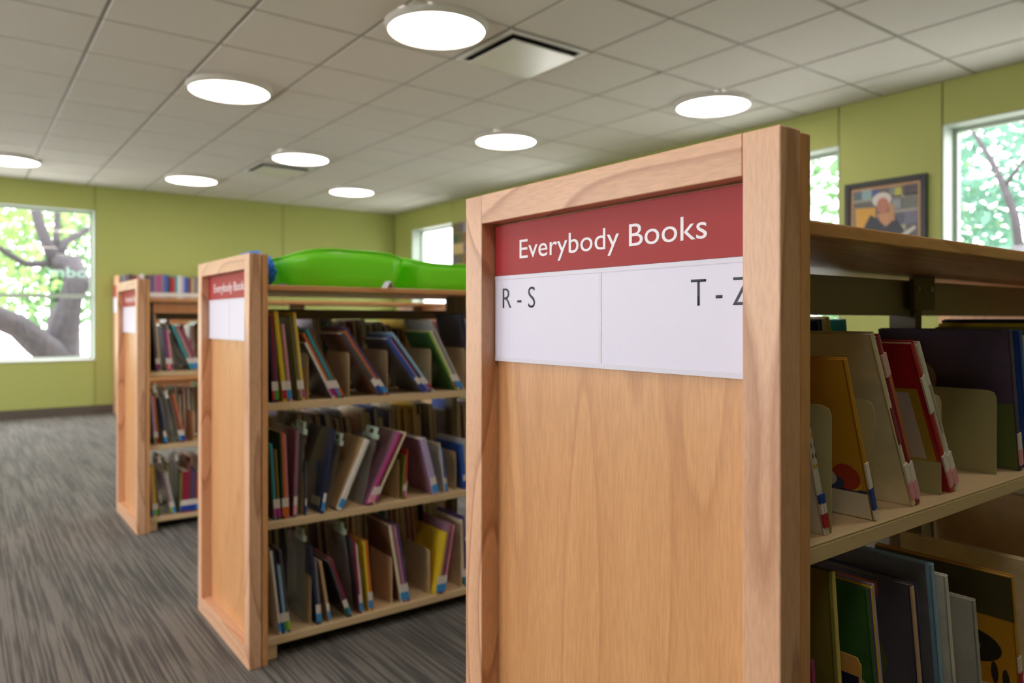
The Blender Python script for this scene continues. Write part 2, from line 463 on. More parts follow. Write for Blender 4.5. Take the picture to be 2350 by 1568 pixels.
# ------------------------------------------------------------------ bookcases
UL = 1.93; UW = 0.632; PTOP = 1.345
SH = [0.072, 0.458, 0.852]          # shelf surfaces
SHELF_Y = 0.030                     # shelf lip behind the end panel's side
UNITS = {'nearest': (0.725, 0.472), 'middle': (0.745, 2.40), 'farther': (0.745, 4.262)}
def bookcase(key, label):
    X0, Y0 = UNITS[key]
    r = thing('bookcase', (X0, Y0, 0), label, 'bookcase', 'double-sided wooden bookcases')
    for far in (0, 1):
        def X(a, b): return (a, b) if not far else (UL - b, UL - a)
        p0, p1 = X(.036, .0425); PT = PTOP if not far else 1.2445
        ep = MB().box((p0, .04, .03), (p1, UW - .04, PT - .03)).build('end_panel', M_PANEL, r)
        a, b = X(0, .040)
        MB().box((a, 0, 0), (b, .050, PT)).build('stile', M_STILE, ep, bevel=.0022)
        MB().box((a, UW - .050, 0), (b, UW, PT)).build('stile', M_STILE, ep, bevel=.0022)
        MB().box((a, .050, PT - .050), (b, UW - .050, PT)).build('rail', M_RAIL, ep, bevel=.0015)
        MB().box((a, .050, 0), (b, UW - .050, .060)).build('rail', M_RAIL, ep, bevel=.0015)
        a, b = X(.0432, .062)
        MB().box((a, 0.001, 0), (b, UW - .001, PT - .002)).build('backing_board', M_PANEL, ep, bevel=.002)
    MB().box((.0625, .002, 1.225), (UL - .0625, UW - .002, 1.2445)).build('top_board', M_TOP, r, bevel=.003)
    for x in (.082, UL / 2, UL - .082):
        po = MB().box((x - .014, UW / 2 - .03, 0.0), (x + .014, UW / 2 + .03, 1.215)).build('upright', M_POST, r, bevel=.003)
        MB().box((x - .05, UW / 2 - .042, 1.150), (x + .05, UW / 2 - .0305, 1.2245)).build('cap_bracket', M_POST, po, bevel=.002)
        for dx in (-.03, .03):
            MB().lathe([(.0005, -.004), (.005, -.003), (.006, 0)], 10).build('bolt', M_WHITE, po, smooth=True, loc=(x + dx, UW / 2 - .044, 1.196)).rotation_euler = (math.pi / 2, 0, 0)
    zb = (1.138, 1.215) if key == 'nearest' else (1.132, 1.168)
    MB().box((.097, UW / 2 - .018, zb[0]), (UL - .097, UW / 2 + .018, zb[1])).build('beam', M_BEAM if key == 'nearest' else M_POST, r, bevel=.003)
    MB().box((.10, .12, 0), (UL - .10, UW - .12, .040)).build('kick_base', M_BLACK, r)
    for yy in (.035, UW - .085):
        for xx in (.064, UL - .104):
            MB().box((xx, yy, 0), (xx + .04, yy + .05, .045)).build('foot', M_CREAM, r, bevel=.003)
    for z in SH:
        for sec in (0, 1):
            xa = .068 + sec * (UL / 2 - .058); xb = xa + UL / 2 - .078
            for sd in (0, 1):
                def yy(a, b): return (a, b) if not sd else (UW - b, UW - a)
                m = MB()
                for (y0, y1, z0, z1) in ((SHELF_Y, UW / 2 - .034, z - .004, z), (SHELF_Y, SHELF_Y + .004, z - .025, z - .004), (SHELF_Y + .004, SHELF_Y + .016, z - .025, z - .021)):
                    q = yy(y0, y1); m.box((xa, q[0], z0), (xb, q[1], z1))
                so = m.build('shelf', M_CREAM, r, bevel=.0012, seg=1)
                prof = [(SHELF_Y + .006, z - .028), (UW / 2 - .034, z - .028), (UW / 2 - .034, z + .12), (SHELF_Y + .05, z + .12), (SHELF_Y + .026, z + .112), (SHELF_Y + .010, z + .09), (SHELF_Y + .006, z + .06)]
                if sd: prof = [(UW - p, q) for p, q in prof][::-1]
                for xx in (xa - .0032, xb + .0008):
                    MB().prism(prof, 'x', xx, xx + .0024).build('shelf_bracket', M_CREAM, so)
    return r
bookcase('nearest', 'wooden bookcase nearest the camera with the large Everybody Books end panel')
bookcase('middle', 'wooden bookcase in the middle with two green basins on top')
bookcase('farther', 'third wooden bookcase, farthest of the double-sided row, partly hidden')

# ------------------------------------------------------------------ end panel signs
M_RED = plain('sign_red', '#a52a2c', 0.5, 0.02, spec=0.3)
M_CARD = plain('sign_card', '#e0daec', 0.4, 0.01)
M_LET = plain('letter_white', '#efeaf0', 0.4, 0.01)
M_INK = plain('letter_ink', '#3b3f4c', 0.5, 0.01)
M_FRAME = plain('sign_frame', '#d8d2e0', 0.35, 0.01)
def sign(key, label, left, right):
    X0, Y0 = UNITS[key]
    t = thing('shelf_sign', (X0, Y0, 0), label, 'sign', 'end panel signs')
    ya, yb = .052, UW - .052; zt, zm, zb = PTOP - .053, 1.205, 1.057
    MB().box((.030, ya, zb), (.0357, yb, zt)).build('backing', M_FRAME, t)
    hd = MB().box((.0272, ya, zm), (.0300, yb, zt)).build('header_strip', M_RED, t)
    wtot = .387
    me = text_mesh('lettering', 'Everybody Books', wtot, .033, M_LET)
    flat_on_x(me, .0272, .508, 1.2315, hd, 'lettering')
    MB().box((.0272, ya, zm - .007), (.0300, yb, zm - .0005)).build('channel', M_FRAME, t)
    MB().box((.0272, ya, zb), (.0300, yb, zb + .007)).build('channel', M_FRAME, t)
    ym = (ya + yb) / 2
    for a, b, tx in ((ym + .003, yb, left), (ya, ym - .003, right)):
        cd = MB().box((.0280, a, zb + .007), (.0300, b, zm - .007)).build('card', M_CARD, t)
        if tx:
            wdt = .089
            me = text_mesh('lettering', tx, wdt, .037, M_INK, thin=-0.010)
            flat_on_x(me, .0279, (.557 if tx == left else .147), 1.1485 if tx == left else 1.146, cd, 'lettering')
    MB().box((.0274, ym - .003, zb + .007), (.0300, ym + .003, zm - .007)).build('divider_strip', M_FRAME, t)
    return t
sign('nearest', 'large red and white Everybody Books sign reading R - S and T - Z', 'R - S', 'T - Z')
sign('middle', 'red and white Everybody Books sign on the middle bookcase end panel', None, None)
sign('farther', 'narrow red and white sign on the third bookcase end panel', None, None)

# ------------------------------------------------------------------ books
CN = {'navy': '#1d2347', 'blue': '#2f55a6', 'light blue': '#8fb3d2', 'teal': '#2a9aa6', 'green': '#3d6a34', 'dark green': '#1c3b2a', 'lime': '#8fae2e',
      'olive': '#77742c', 'yellow': '#dcb92c', 'mustard': '#c08a1a', 'orange': '#cf6a28', 'red': '#b52626', 'crimson': '#8f1c3a', 'maroon': '#742c34',
      'pink': '#d488a0', 'magenta': '#b23f86', 'purple': '#54427a', 'plum': '#544660', 'lavender': '#b2a3cc', 'mauve': '#8f6678', 'brown': '#6e4a34', 'tan': '#c09d74', 'cream': '#ddcfae',
      'white': '#dcd6cf', 'grey': '#77757a', 'pale grey': '#aeaca8', 'black': '#25242a', 'charcoal': '#4c494f'}
BAND = {'r': '#b3202c', 'g': '#4d9b2a', 'b': '#3f8fce', 'm': '#b9388f', 'l': '#8fc22a', 'n': '#1b3fa0', 'o': '#d1662a', 'p': '#7d2a63', 'k': '#e09aa8', 't': '#2c9aa4', 'd': '#1b6434'}
def book_mat(color):
    return plain('cover ' + color, CN[color], 0.36, 0.22, 26, coat=0.25)
def ordinal(n):
    ones = ['', 'first', 'second', 'third', 'fourth', 'fifth', 'sixth', 'seventh', 'eighth', 'ninth', 'tenth', 'eleventh', 'twelfth', 'thirteenth', 'fourteenth', 'fifteenth', 'sixteenth', 'seventeenth', 'eighteenth', 'nineteenth']
    if n < 20: return ones[n]
    tens = {2: 'twent', 3: 'thirt', 4: 'fort', 5: 'fift', 6: 'sixt'}[n // 10]
    return tens + 'ieth' if n % 10 == 0 else tens + 'y-' + ones[n % 10]
RECTS = [((k, l, 'near'), [(UNITS[k][0], SH[l]), (UNITS[k][0] + .072, SH[l]), (UNITS[k][0] + .072, SH[l] + .4), (UNITS[k][0], SH[l] + .4)]) for k in UNITS for l in range(3)]
BOOKS = []
def book(place, color, X, Yp, z, lean, t, hgt, dep, label_band=None, facing=-1, cover=None, label=None, group=None, parts=True, pages=True):
    """spine at local y=0 pointing to the aisle, pages behind; lean > 0 tips the top towards +X"""
    zoff = t / 2 * abs(math.sin(lean))
    r = bpy.data.objects.new('picture_book', None); COL.objects.link(r); r.empty_display_size = .05
    r.location = (X, Yp, z + zoff + .0006)
    r.rotation_euler = (0, lean, 0) if facing < 0 else (0, lean, math.pi)
    if facing > 0: r.rotation_euler = (0, -lean, math.pi)
    cm = book_mat(color)
    bt = min(.0024, t * .25); b = t / 2
    m = MB()
    m.box((-b, .002, 0), (-b + bt, dep, hgt)); m.box((b - bt, .002, 0), (b, dep, hgt))
    n = 4; outer = [(-b + t * i / n, -.0022 * math.sin(math.pi * i / n) + .002) for i in range(n + 1)]
    inner = [(p, q + .0022) for p, q in outer][::-1]
    m.prism(outer + inner, 'z', 0, hgt)
    co = m.build('cover', cm, r)
    if cover and cover != color:
        MB().box((-b - .0004, .010, .0008), (-b + .0002, dep - .0005, hgt - .0008)).build('front_print', book_mat(cover), co)
    if pages and t > .004:
        MB().box((-b + bt, .0042, .003), (b - bt, dep - .004, hgt - .003)).build('pages', M_PAGES, r)
    if label_band:
        bot = .010
        hb = min(.030, hgt * .13)
        st = MB().box((-b + .0002, -.0012, bot), (b - .0002, .0021, bot + hb * 2.0)).build('spine_label', M_STICKER, r)
        MB().box((-b + .0001, -.0015, bot), (b - .0001, .0022, bot + hb)).build('colour_band', plain('band ' + label_band, BAND[label_band], .5), st)
    if label: r['label'] = label
    if group: r['group'] = group
    BOOKS.append((r, place, color, X))
    RECTS.append((place, slab(X, z + zoff, lean, t, hgt)))
    return r, co
def slab(X, z, lean, t, h):
    c, sn = math.cos(lean), math.sin(lean)
    return [(X + a * c + q * sn, z - a * sn + q * c) for a, q in ((-t / 2, 0), (t / 2, 0), (t / 2, h), (-t / 2, h))]
def depth_of_overlap(a, b):
    best = 9.0
    for Pq in (a, b):
        for i in range(4):
            ex, ez = Pq[(i + 1) % 4][0] - Pq[i][0], Pq[(i + 1) % 4][1] - Pq[i][1]
            n = math.hypot(ex, ez); nx, nz = -ez / n, ex / n
            A = [p[0] * nx + p[1] * nz for p in a]; B = [p[0] * nx + p[1] * nz for p in b]
            best = min(best, min(max(A), max(B)) - max(min(A), min(B)))
    return max(0.0, best)
def find_gap(place, X, z, lean, t, h, reach):
    """nearest X (and, for bags, lean) where a slab stands free of the books already on that shelf"""
    best = None
    for k in range(-40, 41):
        x = X + reach * k / 40
        for ln in lean:
            me_ = slab(x, z, ln, t, h)
            cost = sum(depth_of_overlap(me_, q) for pl, q in RECTS if pl == place) * 40 + abs(x - X) + abs(ln - lean[0]) * .02
            if best is None or cost < best[0]: best = (cost, x, ln)
    return best[1], best[2]
def slot(key, lvl, inset=.012):
    X0, Y0 = UNITS[key]
    return Y0 + SHELF_Y + inset, SH[lvl]
def group(key, lvl, xb, xt, yt, items, inset=.012, dep=.20):
    """a run of books: spine foot at pixel column xb, spine head of the first at pixel (xt, yt), both in the plane of the spines"""
    Yp, z = slot(key, lvl, inset)
    Xb = at_y(xb, 900, Yp).x; top = at_y(xt, yt, Yp)
    lean = math.atan2(top.x - Xb, top.z - z); H0 = math.hypot(top.x - Xb, top.z - z)
    X = Xb; prev = None; out = []
    for it in items:
        color, t, hf = it[0], it[1], it[2]
        band = it[3] if len(it) > 3 else None
        cov = it[4] if len(it) > 4 else None
        dp = it[5] if len(it) > 5 else dep
        if prev is not None: X += (prev + t) / 2 / math.cos(lean) + .0008
        prev = t
        hh = min(H0 * hf, .36)
        out.append(book((key, lvl, 'near'), color, X, Yp, z, lean, t, hh, dp, band, cover=cov))
    return out
def divider(key, lvl, px, h=.16, d=.20, side=0, inset=.03, label=None):
    X0, Y0 = UNITS[key]
    Yp = Y0 + SHELF_Y + inset
    WAIT.append((key, lvl, at_y(px, 900, Yp).x, Yp, h, d))
WAIT = []
def place_dividers():
    for key, lvl, X, Yp, h, d in WAIT:
        X, _ = find_gap((key, lvl, 'near'), X, SH[lvl], [0.0], .002, h, .022)
        prof = [(0, 0), (d, 0), (d, h), (.014, h), (.004, h - .004), (0, h - .014)]
        o = MB().prism(prof, 'x', -.0009, .0009).box((-.006, .012, 0), (.006, d - .012, .0005)).build('shelf_divider', M_OLIVE if key == 'nearest' else M_CREAM, None, loc=(X, Yp, SH[lvl] + .0002))
        DIV.append((o, key, lvl, X))
        RECTS.append(((key, lvl, 'near'), slab(X, SH[lvl], 0, .002, h)))
DIV = []

# --- nearest bookcase, near side, upper shelf
N_ = 'nearest'
g = group(N_, 2, 1897, 1853, 985, [('white', .0055, 1.0, 'r'), ('white', .0055, 1.03, 'r')], inset=.010, dep=.18)
for r, co in g:
    st = [c for c in r.children if c.name.startswith('spine_label')][0]
    MB().box((-.0027, -.0017, .044), (.0027, .0022, .056)).build('blue_tag', plain('band n', BAND['n'], .5), st)
    for k in range(9):
        zz = .092 + k * .014
        MB().box((-.0012 + (k % 3) * .0006, -.0006, zz), (.0012, .0019, zz + .006)).build('spine_print', M_INK if k % 3 else plain('cover mustard', CN['mustard']), co)
divider(N_, 2, 1908, .165, .20, inset=.012)
g = group(N_, 2, 2012, 1943, 827, [('mustard', .0085, 1.0)], inset=.006, dep=.215)
r, co = g[0]; b = .0085 / 2
def pmat(c): return plain('print ' + c, c, .45, .03)
def left_patch(co, b, pts, color, lift=.0006, name='cover_print'):
    """print on the -X cover: pts in (depth, height)"""
    return MB().prism(pts, 'x', -b - lift, -b + .0003).build(name, pmat(color), co)
def oval(cy, cz, ry, rz, n=18): return [(cy + ry * math.cos(2 * math.pi * k / n), cz + rz * math.sin(2 * math.pi * k / n)) for k in range(n)]
left_patch(co, b, [(.004, .001), (.214, .001), (.214, .040), (.004, .040)], '#d8d2c6', .0005)
left_patch(co, b, [(.004, .040), (.214, .040), (.214, .044), (.004, .044)], '#27305e', .0006)
for cy, cz, ry, rz, c in ((.070, .058, .026, .016, '#c8c0b0'), (.030, .062, .020, .020, '#a8391f'), (.052, .052, .018, .012, '#3c4a78'), (.088, .050, .018, .010, '#a12a24'), (.022, .050, .012, .008, '#d0a020'), (.115, .049, .013, .007, '#c8c0b0'), (.15, .056, .024, .014, '#a8391f')):
    left_patch(co, b, oval(cy, cz, ry, rz), c, .0007 + .0001 * (cy * 20 % 3))
MB().box((-b + .0003, -.0012, .040), (b - .0003, .0022, .086)).build('spine_label', M_STICKER, co)
MB().box((-b + .0002, -.0016, .016), (b - .0002, .0023, .048)).build('colour_band', plain('band n', BAND['n'], .5), co)
MB().box((-b + .0003, -.0011, .001), (b - .0003, .0022, .016)).build('spine_foot', M_STICKER, co)
divider(N_, 2, 1999, .165, .20, inset=.012)
g = group(N_, 2, 2100, 2004, 770, [('cream', .011, 1.0, 'k', None, .235), ('crimson', .0125, .985, 'k', 'maroon', .22)], inset=.012)
r, co = g[0]; b = .0055
MB().box((-.0035, -.0009, .105), (.0035, .002, .165)).build('spine_print', pmat('#8a2e3c'), co)
r, co = g[1]
MB().box((-.0062, -.0012, .215), (.0062, .0021, .250)).build('spine_print', pmat('#cfa9a4'), co)
MB().box((-.002, -.0010, .08), (.0062, .0021, .215)).build('spine_print', pmat('#a8563c'), co)
g = group(N_, 2, 2188, 2096, 792, [('red', .0135, 1.0, 'k', None, .215), ('white', .0145, .99, 'k', None, .21)], inset=.016)
r, co = g[0]; b = .00675
left_patch(co, b, [(.010, .055), (.214, .055), (.214, .195), (.010, .195)], '#b59a2c', .0005)
left_patch(co, b, [(.024, .062), (.214, .062), (.214, .188), (.024, .188)], '#d6cfc2', .0006)
left_patch(co, b, [(.05, .012), (.214, .012), (.214, .046), (.04, .046)], '#d6cfc2', .0006)
left_patch(co, b, oval(.060, .222, .014, .012), '#c9a7a0', .0006)
for k in range(7): left_patch(co, b, [(.05, .075 + k * .006), (.14 - .01 * (k % 3), .075 + k * .006), (.14 - .01 * (k % 3), .0772 + k * .006), (.05, .0772 + k * .006)], '#6c655e', .0008)
MB().box((-.0065, -.0010, .150), (.0065, .0021, .215)).build('spine_print', pmat('#d6cfc2'), co)
r, co = g[1]
MB().box((-.003, -.0009, .11), (.003, .002, .20)).build('spine_print', pmat('#a89c90'), co)
divider(N_, 2, 2160, .160, .20, inset=.02)
divider(N_, 2, 2287, .150, .21, inset=.03)
# big purple book and its neighbours further along
Yp, z = slot(N_, 2, .015)
r, co = book((N_, 2, 'near'), 'plum', 1.555, Yp, z, -.19, .012, .262, .236, 'k')
left_patch(co, .006, oval(.180, .165, .048, .042, 24), '#b08a78', .0005)
left_patch(co, .006, [(.004, .001), (.235, .001), (.235, .115), (.004, .125)], '#5c6a38', .0004)
for k, (c_, t_, h_) in enumerate((('blue', .012, .26), ('cream', .009, .25), ('green', .011, .24), ('red', .008, .24), ('teal', .010, .25))):
    book((N_, 2, 'near'), c_, 1.60 + k * .0165, Yp, z, -.19, t_, h_, .21, 'b')

# --- nearest bookcase, near side, lower shelf (feet are below the picture)
def top_group(key, lvl, xt, yt, lean, items, inset=.012):
    Yp, z = slot(key, lvl, inset)
    p = at_y(xt, yt, Yp); X = p.x - math.tan(lean) * (p.z - z); H0 = (p.z - z) / math.cos(lean); prev = None; out = []
    for it in items:
        if prev is not None: X += (prev + it[1]) / 2 / math.cos(lean) + .0008
        prev = it[1]
        out.append(book((key, lvl, 'near'), it[0], X, Yp, z, lean, it[1], min(.345, H0 * it[2]), it[5] if len(it) > 5 else .22, it[3], cover=it[4]))
    return out
r0 = top_group(N_, 1, 1868, 1520, -.10, [('magenta', .006, 1.0, 'b', None)], .006)
g = top_group(N_, 1, 1909, 1308, -.11, [('olive', .011, 1.0, 'b', None, .24)], .012)
r, co = g[0]; MB().box((-.0015, -.0011, .002), (.0054, .002, max(v.co.z for v in co.data.vertices) - .001)).build('spine_print', pmat('#c9b45c'), co)
g = top_group(N_, 1, 1992, 1354, -.17, [('green', .006, 1.0, 'b', None, .22), ('purple', .004, .995, None, None, .22), ('yellow', .005, 1.0, 'b', None, .22), ('lavender', .004, 1.01, None, None, .22)], .012)
divider(N_, 1, 1990, .17, .20, inset=.02)
g = top_group(N_, 1, 2094, 1345, -.17, [('charcoal', .011, 1.0, 'b', 'charcoal', .25), ('navy', .010, 1.0, 'b', None, .25)], .014)
r, co = g[0]; hb_ = max(v.co.z for v in co.data.vertices); left_patch(co, .0055, oval(.10, hb_ * .52, .055, .05, 20), '#4d5a2a', .0008); left_patch(co, .0055, oval(.135, hb_ * .57, .016, .018), '#1b1b1a', .001)
left_patch(co, .0055, [(.05, hb_ - .030), (.20, hb_ - .030), (.20, hb_ - .012), (.05, hb_ - .008)], '#9a4a2a', .0008)
MB().box((-.0052, -.0011, .002), (.002, .002, hb_ - .002)).build('spine_print', pmat('#c8a684'), co)
g = top_group(N_, 1, 2142, 1298, -.17, [('light blue', .010, 1.0, 'b', 'grey', .25)], .018)
g = top_group(N_, 1, 2174, 1324, -.17, [('white', .009, 1.0, 'b', None, .23)], .012)
g = top_group(N_, 1, 2238, 1380, -.18, [('pale grey', .009, 1.0, 'b', None, .20)], .006)
divider(N_, 1, 2225, .15, .20, inset=.03)
g = top_group(N_, 1, 2325, 1326, -.19, [('mustard', .012, 1.0, 'r', None, .243)], .006)
r, co = g[0]
hb_ = max(v.co.z for v in co.data.vertices)
left_patch(co, .006, [(.001, hb_ - .085), (.242, hb_ - .085), (.242, hb_ - .001), (.001, hb_ - .001)], '#4a4624', .0005)
left_patch(co, .006, oval(.085, hb_ - .150, .060, .034, 22), '#1e1c18', .0006); left_patch(co, .006, oval(.095, hb_ - .150, .035, .020, 20), '#8a7a5c', .0008)
for q in ((.022, hb_ - .205), (.040, hb_ - .195), (.12, hb_ - .19)): left_patch(co, .006, oval(q[0], q[1], .006, .022, 12), '#1e1c18', .0007)
g = top_group(N_, 1, 2368, 1290, -.19, [('cream', .012, 1.0, 'r', None, .238)])
g = top_group(N_, 1, 2490, 1290, -.12, [('red', .010, .95, 'b', None, .24), ('dark green', .010, .9, 'g', None, .24), ('tan', .012, .95, 'g', None, .24)], .012)
# second section of the nearest bookcase, past the picture edge and glimpsed behind the first
for lvl_, cs_ in ((2, ['olive', 'yellow', 'navy', 'cream', 'green', 'lime', 'tan', 'blue', 'white', 'red']), (1, ['tan', 'cream', 'green', 'white', 'cream', 'navy', 'olive', 'cream', 'pink', 'teal'])):
    Yp, z = slot(N_, lvl_, .012); xx = 1.79
    for k, c_ in enumerate(cs_):
        book((N_, lvl_, 'near'), c_, xx, Yp, z, -.14, .015, .262 + .008 * (k % 3) + (.05 if lvl_ == 1 else 0), .235, 'b'); xx += .0175 + (.11 if k % 3 == 2 else 0)
# small label holder clipped in front of the green book
Yp, z = slot(N_, 1, .006)
lh = MB().prism([(0, 0), (.05, 0), (.05, .205), (.040, .215), (.006, .215), (0, .205)], 'x', -.001, .001).build('label_holder', plain('print #b98a4a', '#c8954e', .4), None, loc=(at_y(1936, 1500, Yp).x + .045, Yp, z + .0006))
lh.rotation_euler = (0, 0, 0)
MB().box((-.0016, .003, .02), (.0016, .046, .190)).build('navy_card', pmat('#1c2140'), lh)
tag(lh, 'small orange and navy label holder standing before the green book', 'label holder')

# --- middle bookcase, near side
M2 = 'middle'
group(M2, 2, 629, 617, 724, [('navy', .0075, 1.0, 'r'), ('crimson', .0075, 1.0, 'g'), ('charcoal', .004, .82, 'g')])
group(M2, 2, 655, 633, 716, [('yellow', .0145, 1.0, 'r'), ('olive', .006, .86, 'b'), ('pink', .009, .86, 'b')])
group(M2, 2, 688, 667, 722, [('olive', .006, .98, 'p'), ('brown', .005, .97, 'l'), ('yellow', .0095, 1.02, 'm')])
divider(M2, 2, 711, .16)
group(M2, 2, 767, 702, 788, [('white', .007, 1.0, 'm', 'charcoal'), ('orange', .007, 1.16, 'p', 'maroon'), ('charcoal', .006, 1.1, 'p'), ('teal', .008, 1.22, 'b'), ('brown', .008, 1.24, 'o')])
divider(M2, 2, 802, .16)
group(M2, 2, 877, 786, 768, [('charcoal', .016, 1.0, 'n', 'brown'), ('orange', .008, 1.04, 'b'), ('purple', .008, 1.1, 'b')], inset=.004)
divider(M2, 2, 889, .165)
group(M2, 2, 976, 890, 780, [('blue', .014, 1.0, 'n', 'charcoal'), ('pink', .004, 1.0, 'r'), ('navy', .009, 1.0, 'b'), ('light blue', .010, 1.1, 'r')], inset=.004)
divider(M2, 2, 986, .165)
group(M2, 2, 1050, 987, 764, [('lime', .006, 1.0, 'p', 'green'), ('cream', .008, 1.02, 'b'), ('charcoal', .006, 1.0, 'b'), ('pale grey', .008, 1.2, 'b')])
divider(M2, 2, 1072, .165)
group(M2, 2, 1094, 1062, 722, [('navy', .012, 1.0, 'n', 'charcoal')])
group(M2, 2, 1148, 1143, 740, [('red', .008, .95, 'b'), ('cream', .010, .9, 'g'), ('teal', .008, 1.0, 'b')])

group(M2, 1, 633, 622, 1020, [('teal', .008, 1.0, 'm', 'charcoal'), ('maroon', .005, .93, 'p'), ('olive', .007, .92, 'm')])
group(M2, 1, 651, 643, 995, [('dark green', .006, 1.0, 'o'), ('orange', .009, 1.0, 'o'), ('pink', .006, .98, 'o')])
group(M2, 1, 677, 684, 987, [('mauve', .012, 1.0, 'k', 'maroon')])
divider(M2, 1, 697, .15)
group(M2, 1, 702, 703, 1061, [('charcoal', .005, 1.0, 'n')])
r1 = group(M2, 1, 740, 769, 987, [('navy', .010, 1.0, 'b', None, .22)], inset=-.004)
left_patch(r1[0][1], .005, [(.03, .02), (.10, .02), (.10, .05), (.03, .05)], '#b8a898', .0006)
left_patch(r1[0][1], .005, oval(.09, .15, .02, .02), '#22427a', .0006)
r2 = group(M2, 1, 779, 845, 1012, [('white', .019, 1.0, 'b', 'tan', .22)], inset=-.004)
group(M2, 1, 844, 919, 996, [('magenta', .012, 1.0, 'k', 'mauve', .22), ('maroon', .010, .98, 'k'), ('cream', .008, 1.0, 'm')], inset=.0)
divider(M2, 1, 915, .15)
group(M2, 1, 926, 931, 1046, [('olive', .006, 1.0, 'p'), ('red', .007, 1.12, 'k')])
r3 = group(M2, 1, 1002, 972, 1010, [('lavender', .024, 1.0, 'b', 'mauve', .20)], inset=.0)
group(M2, 1, 1021, 1010, 1030, [('cream', .006, 1.12, 'b'), ('blue', .010, 1.0, 'b')], inset=.02)
divider(M2, 1, 1046, .15)
group(M2, 1, 1068, 1060, 1010, [('blue', .012, .9, 'n'), ('pale grey', .010, 1.0, 'b')])
group(M2, 1, 1148, 1140, 1000, [('brown', .008, 1.0, 'g'), ('pink', .009, .95, 'b')])

group(M2, 0, 644, 622, 1268, [('white', .009, 1.0, 'b'), ('navy', .009, 1.0, 'n'), ('light blue', .010, .82, 'g'), ('charcoal', .009, 1.0, 'l')])
divider(M2, 0, 724, .165, .18)
group(M2, 0, 731, 716, 1257, [('navy', .008, 1.0, 'b', 'navy'), ('grey', .008, .82, 'b')])
group(M2, 0, 758, 736, 1290, [('tan', .009, 1.0, 'b')])
group(M2, 0, 801, 757, 1292, [('charcoal', .008, 1.0, 'd', 'black'), ('crimson', .007, 1.04, 'b')], inset=.006)
divider(M2, 0, 822, .16, .18)
group(M2, 0, 829, 813, 1238, [('crimson', .006, 1.0, 'b', 'charcoal'), ('white', .006, .92, 'b')])
group(M2, 0, 850, 836, 1244, [('yellow', .008, 1.0, 'b'), ('orange', .008, 1.0, 'b')])
divider(M2, 0, 902, .17, .18)
group(M2, 0, 924, 896, 1208, [('cream', .008, 1.0, 'b', 'brown'), ('mauve', .009, 1.0, 'b'), ('pink', .006, .98, 'b'), ('purple', .010, 1.0, 'b')])
divider(M2, 0, 986, .17, .19)
group(M2, 0, 1003, 1025, 1224, [('yellow', .012, 1.0, 'b', 'yellow', .21), ('mauve', .009, 1.15, 'b'), ('maroon', .008, 1.0, 'b'), ('pink', .008, 1.1, 'b')], inset=.0)
group(M2, 0, 1064, 1060, 1195, [('cream', .010, 1.0, 'd'), ('purple', .010, 1.05, 'b')])
group(M2, 0, 1148, 1144, 1190, [('green', .009, 1.0, 'b'), ('navy', .010, .95, 'b'), ('red', .008, .9, 'r'), ('tan', .010, 1.0, 'b')])

# --- third bookcase, near side
M3 = 'farther'
group(M3, 2, 362, 349, 722, [('charcoal', .012, 1.0, 'p', 'navy'), ('tan', .010, 1.0, 'p')])
group(M3, 2, 386, 374, 750, [('purple', .011, 1.0, 'o'), ('crimson', .009, .92, 'k'), ('pink', .010, .92, 'p')])
group(M3, 2, 441, 395, 747, [('teal', .012, 1.0, 't', 'black'), ('olive', .008, .98, 'b'), ('pink', .009, .96, 'b'), ('maroon', .014, .9, 'b'), ('crimson', .009, .96, 'b')])
divider(M3, 2, 486, .165)
group(M3, 1, 357, 348, 909, [('lavender', .010, 1.0, 'g'), ('orange', .010, 1.0, 'r')])
group(M3, 1, 382, 365, 915, [('navy', .013, 1.0, 'b')])
group(M3, 1, 417, 390, 912, [('brown', .010, 1.0, 'b'), ('maroon', .008, .9, 'n'), ('orange', .009, 1.04, 'n')])
divider(M3, 1, 446, .16)
group(M3, 0, 353, 345, 1072, [('tan', .010, 1.0, 'b'), ('yellow', .010, 1.0, 'l'), ('brown', .008, .96, 'g')])
group(M3, 0, 396, 374, 1086, [('mauve', .010, .98, 'l', 'brown'), ('pale grey', .014, 1.0, 'b')])
group(M3, 0, 415, 417, 1088, [('olive', .008, 1.0, 'n'), ('crimson', .034, 1.05, 'n'), ('maroon', .012, 1.2, 'n'), ('purple', .012, 1.05, 'n'), ('charcoal', .012, 1.1, 'n'), ('red', .012, 1.0, 'b')])

# --- far sides: rows seen through the gaps
pal = ['white', 'cream', 'pink', 'grey', 'pale grey', 'blue', 'mauve', 'tan', 'brown', 'red', 'teal', 'lavender', 'orange', 'navy', 'maroon', 'olive', 'yellow', 'purple']
def far_row(key, lvl, xa, xb, lean0, tall):
    X0, Y0 = UNITS[key]; Yp = Y0 + UW - SHELF_Y - .012; z = SH[lvl]
    X = xa; lean = -.05
    while X < xb:
        n = rng.randint(3, 6); old = lean; lean = rng.choice([-.04, -.06, -.10, -.16]) * lean0
        X += .004 + max(0, .31 * (math.tan(abs(lean)) - math.tan(abs(old))))
        for k in range(n):
            t = rng.uniform(.012, .026); hg = rng.uniform(tall - .07, tall)
            X += t / 2 / math.cos(lean) + .0006
            if X > xb: break
            if UNITS[key][0] + .935 < X < UNITS[key][0] + .992: X = UNITS[key][0] + .995 + t
            book((key, lvl, 'far'), rng.choice(pal), X, Yp, z, lean, t, hg, rng.uniform(.17, .23), None, facing=1)
            X += t / 2 / math.cos(lean) + .0006
        X += .006
far_row(M2, 2, .93, 1.98, 1, .30); far_row(M2, 1, .93, 1.9, 1, .32); far_row(M2, 0, .93, 1.7, 1, .32)
far_row(M3, 2, .93, 1.45, 1, .29); far_row(M3, 1, .93, 1.4, 1, .30); far_row(M3, 0, .93, 1.3, 1, .27)
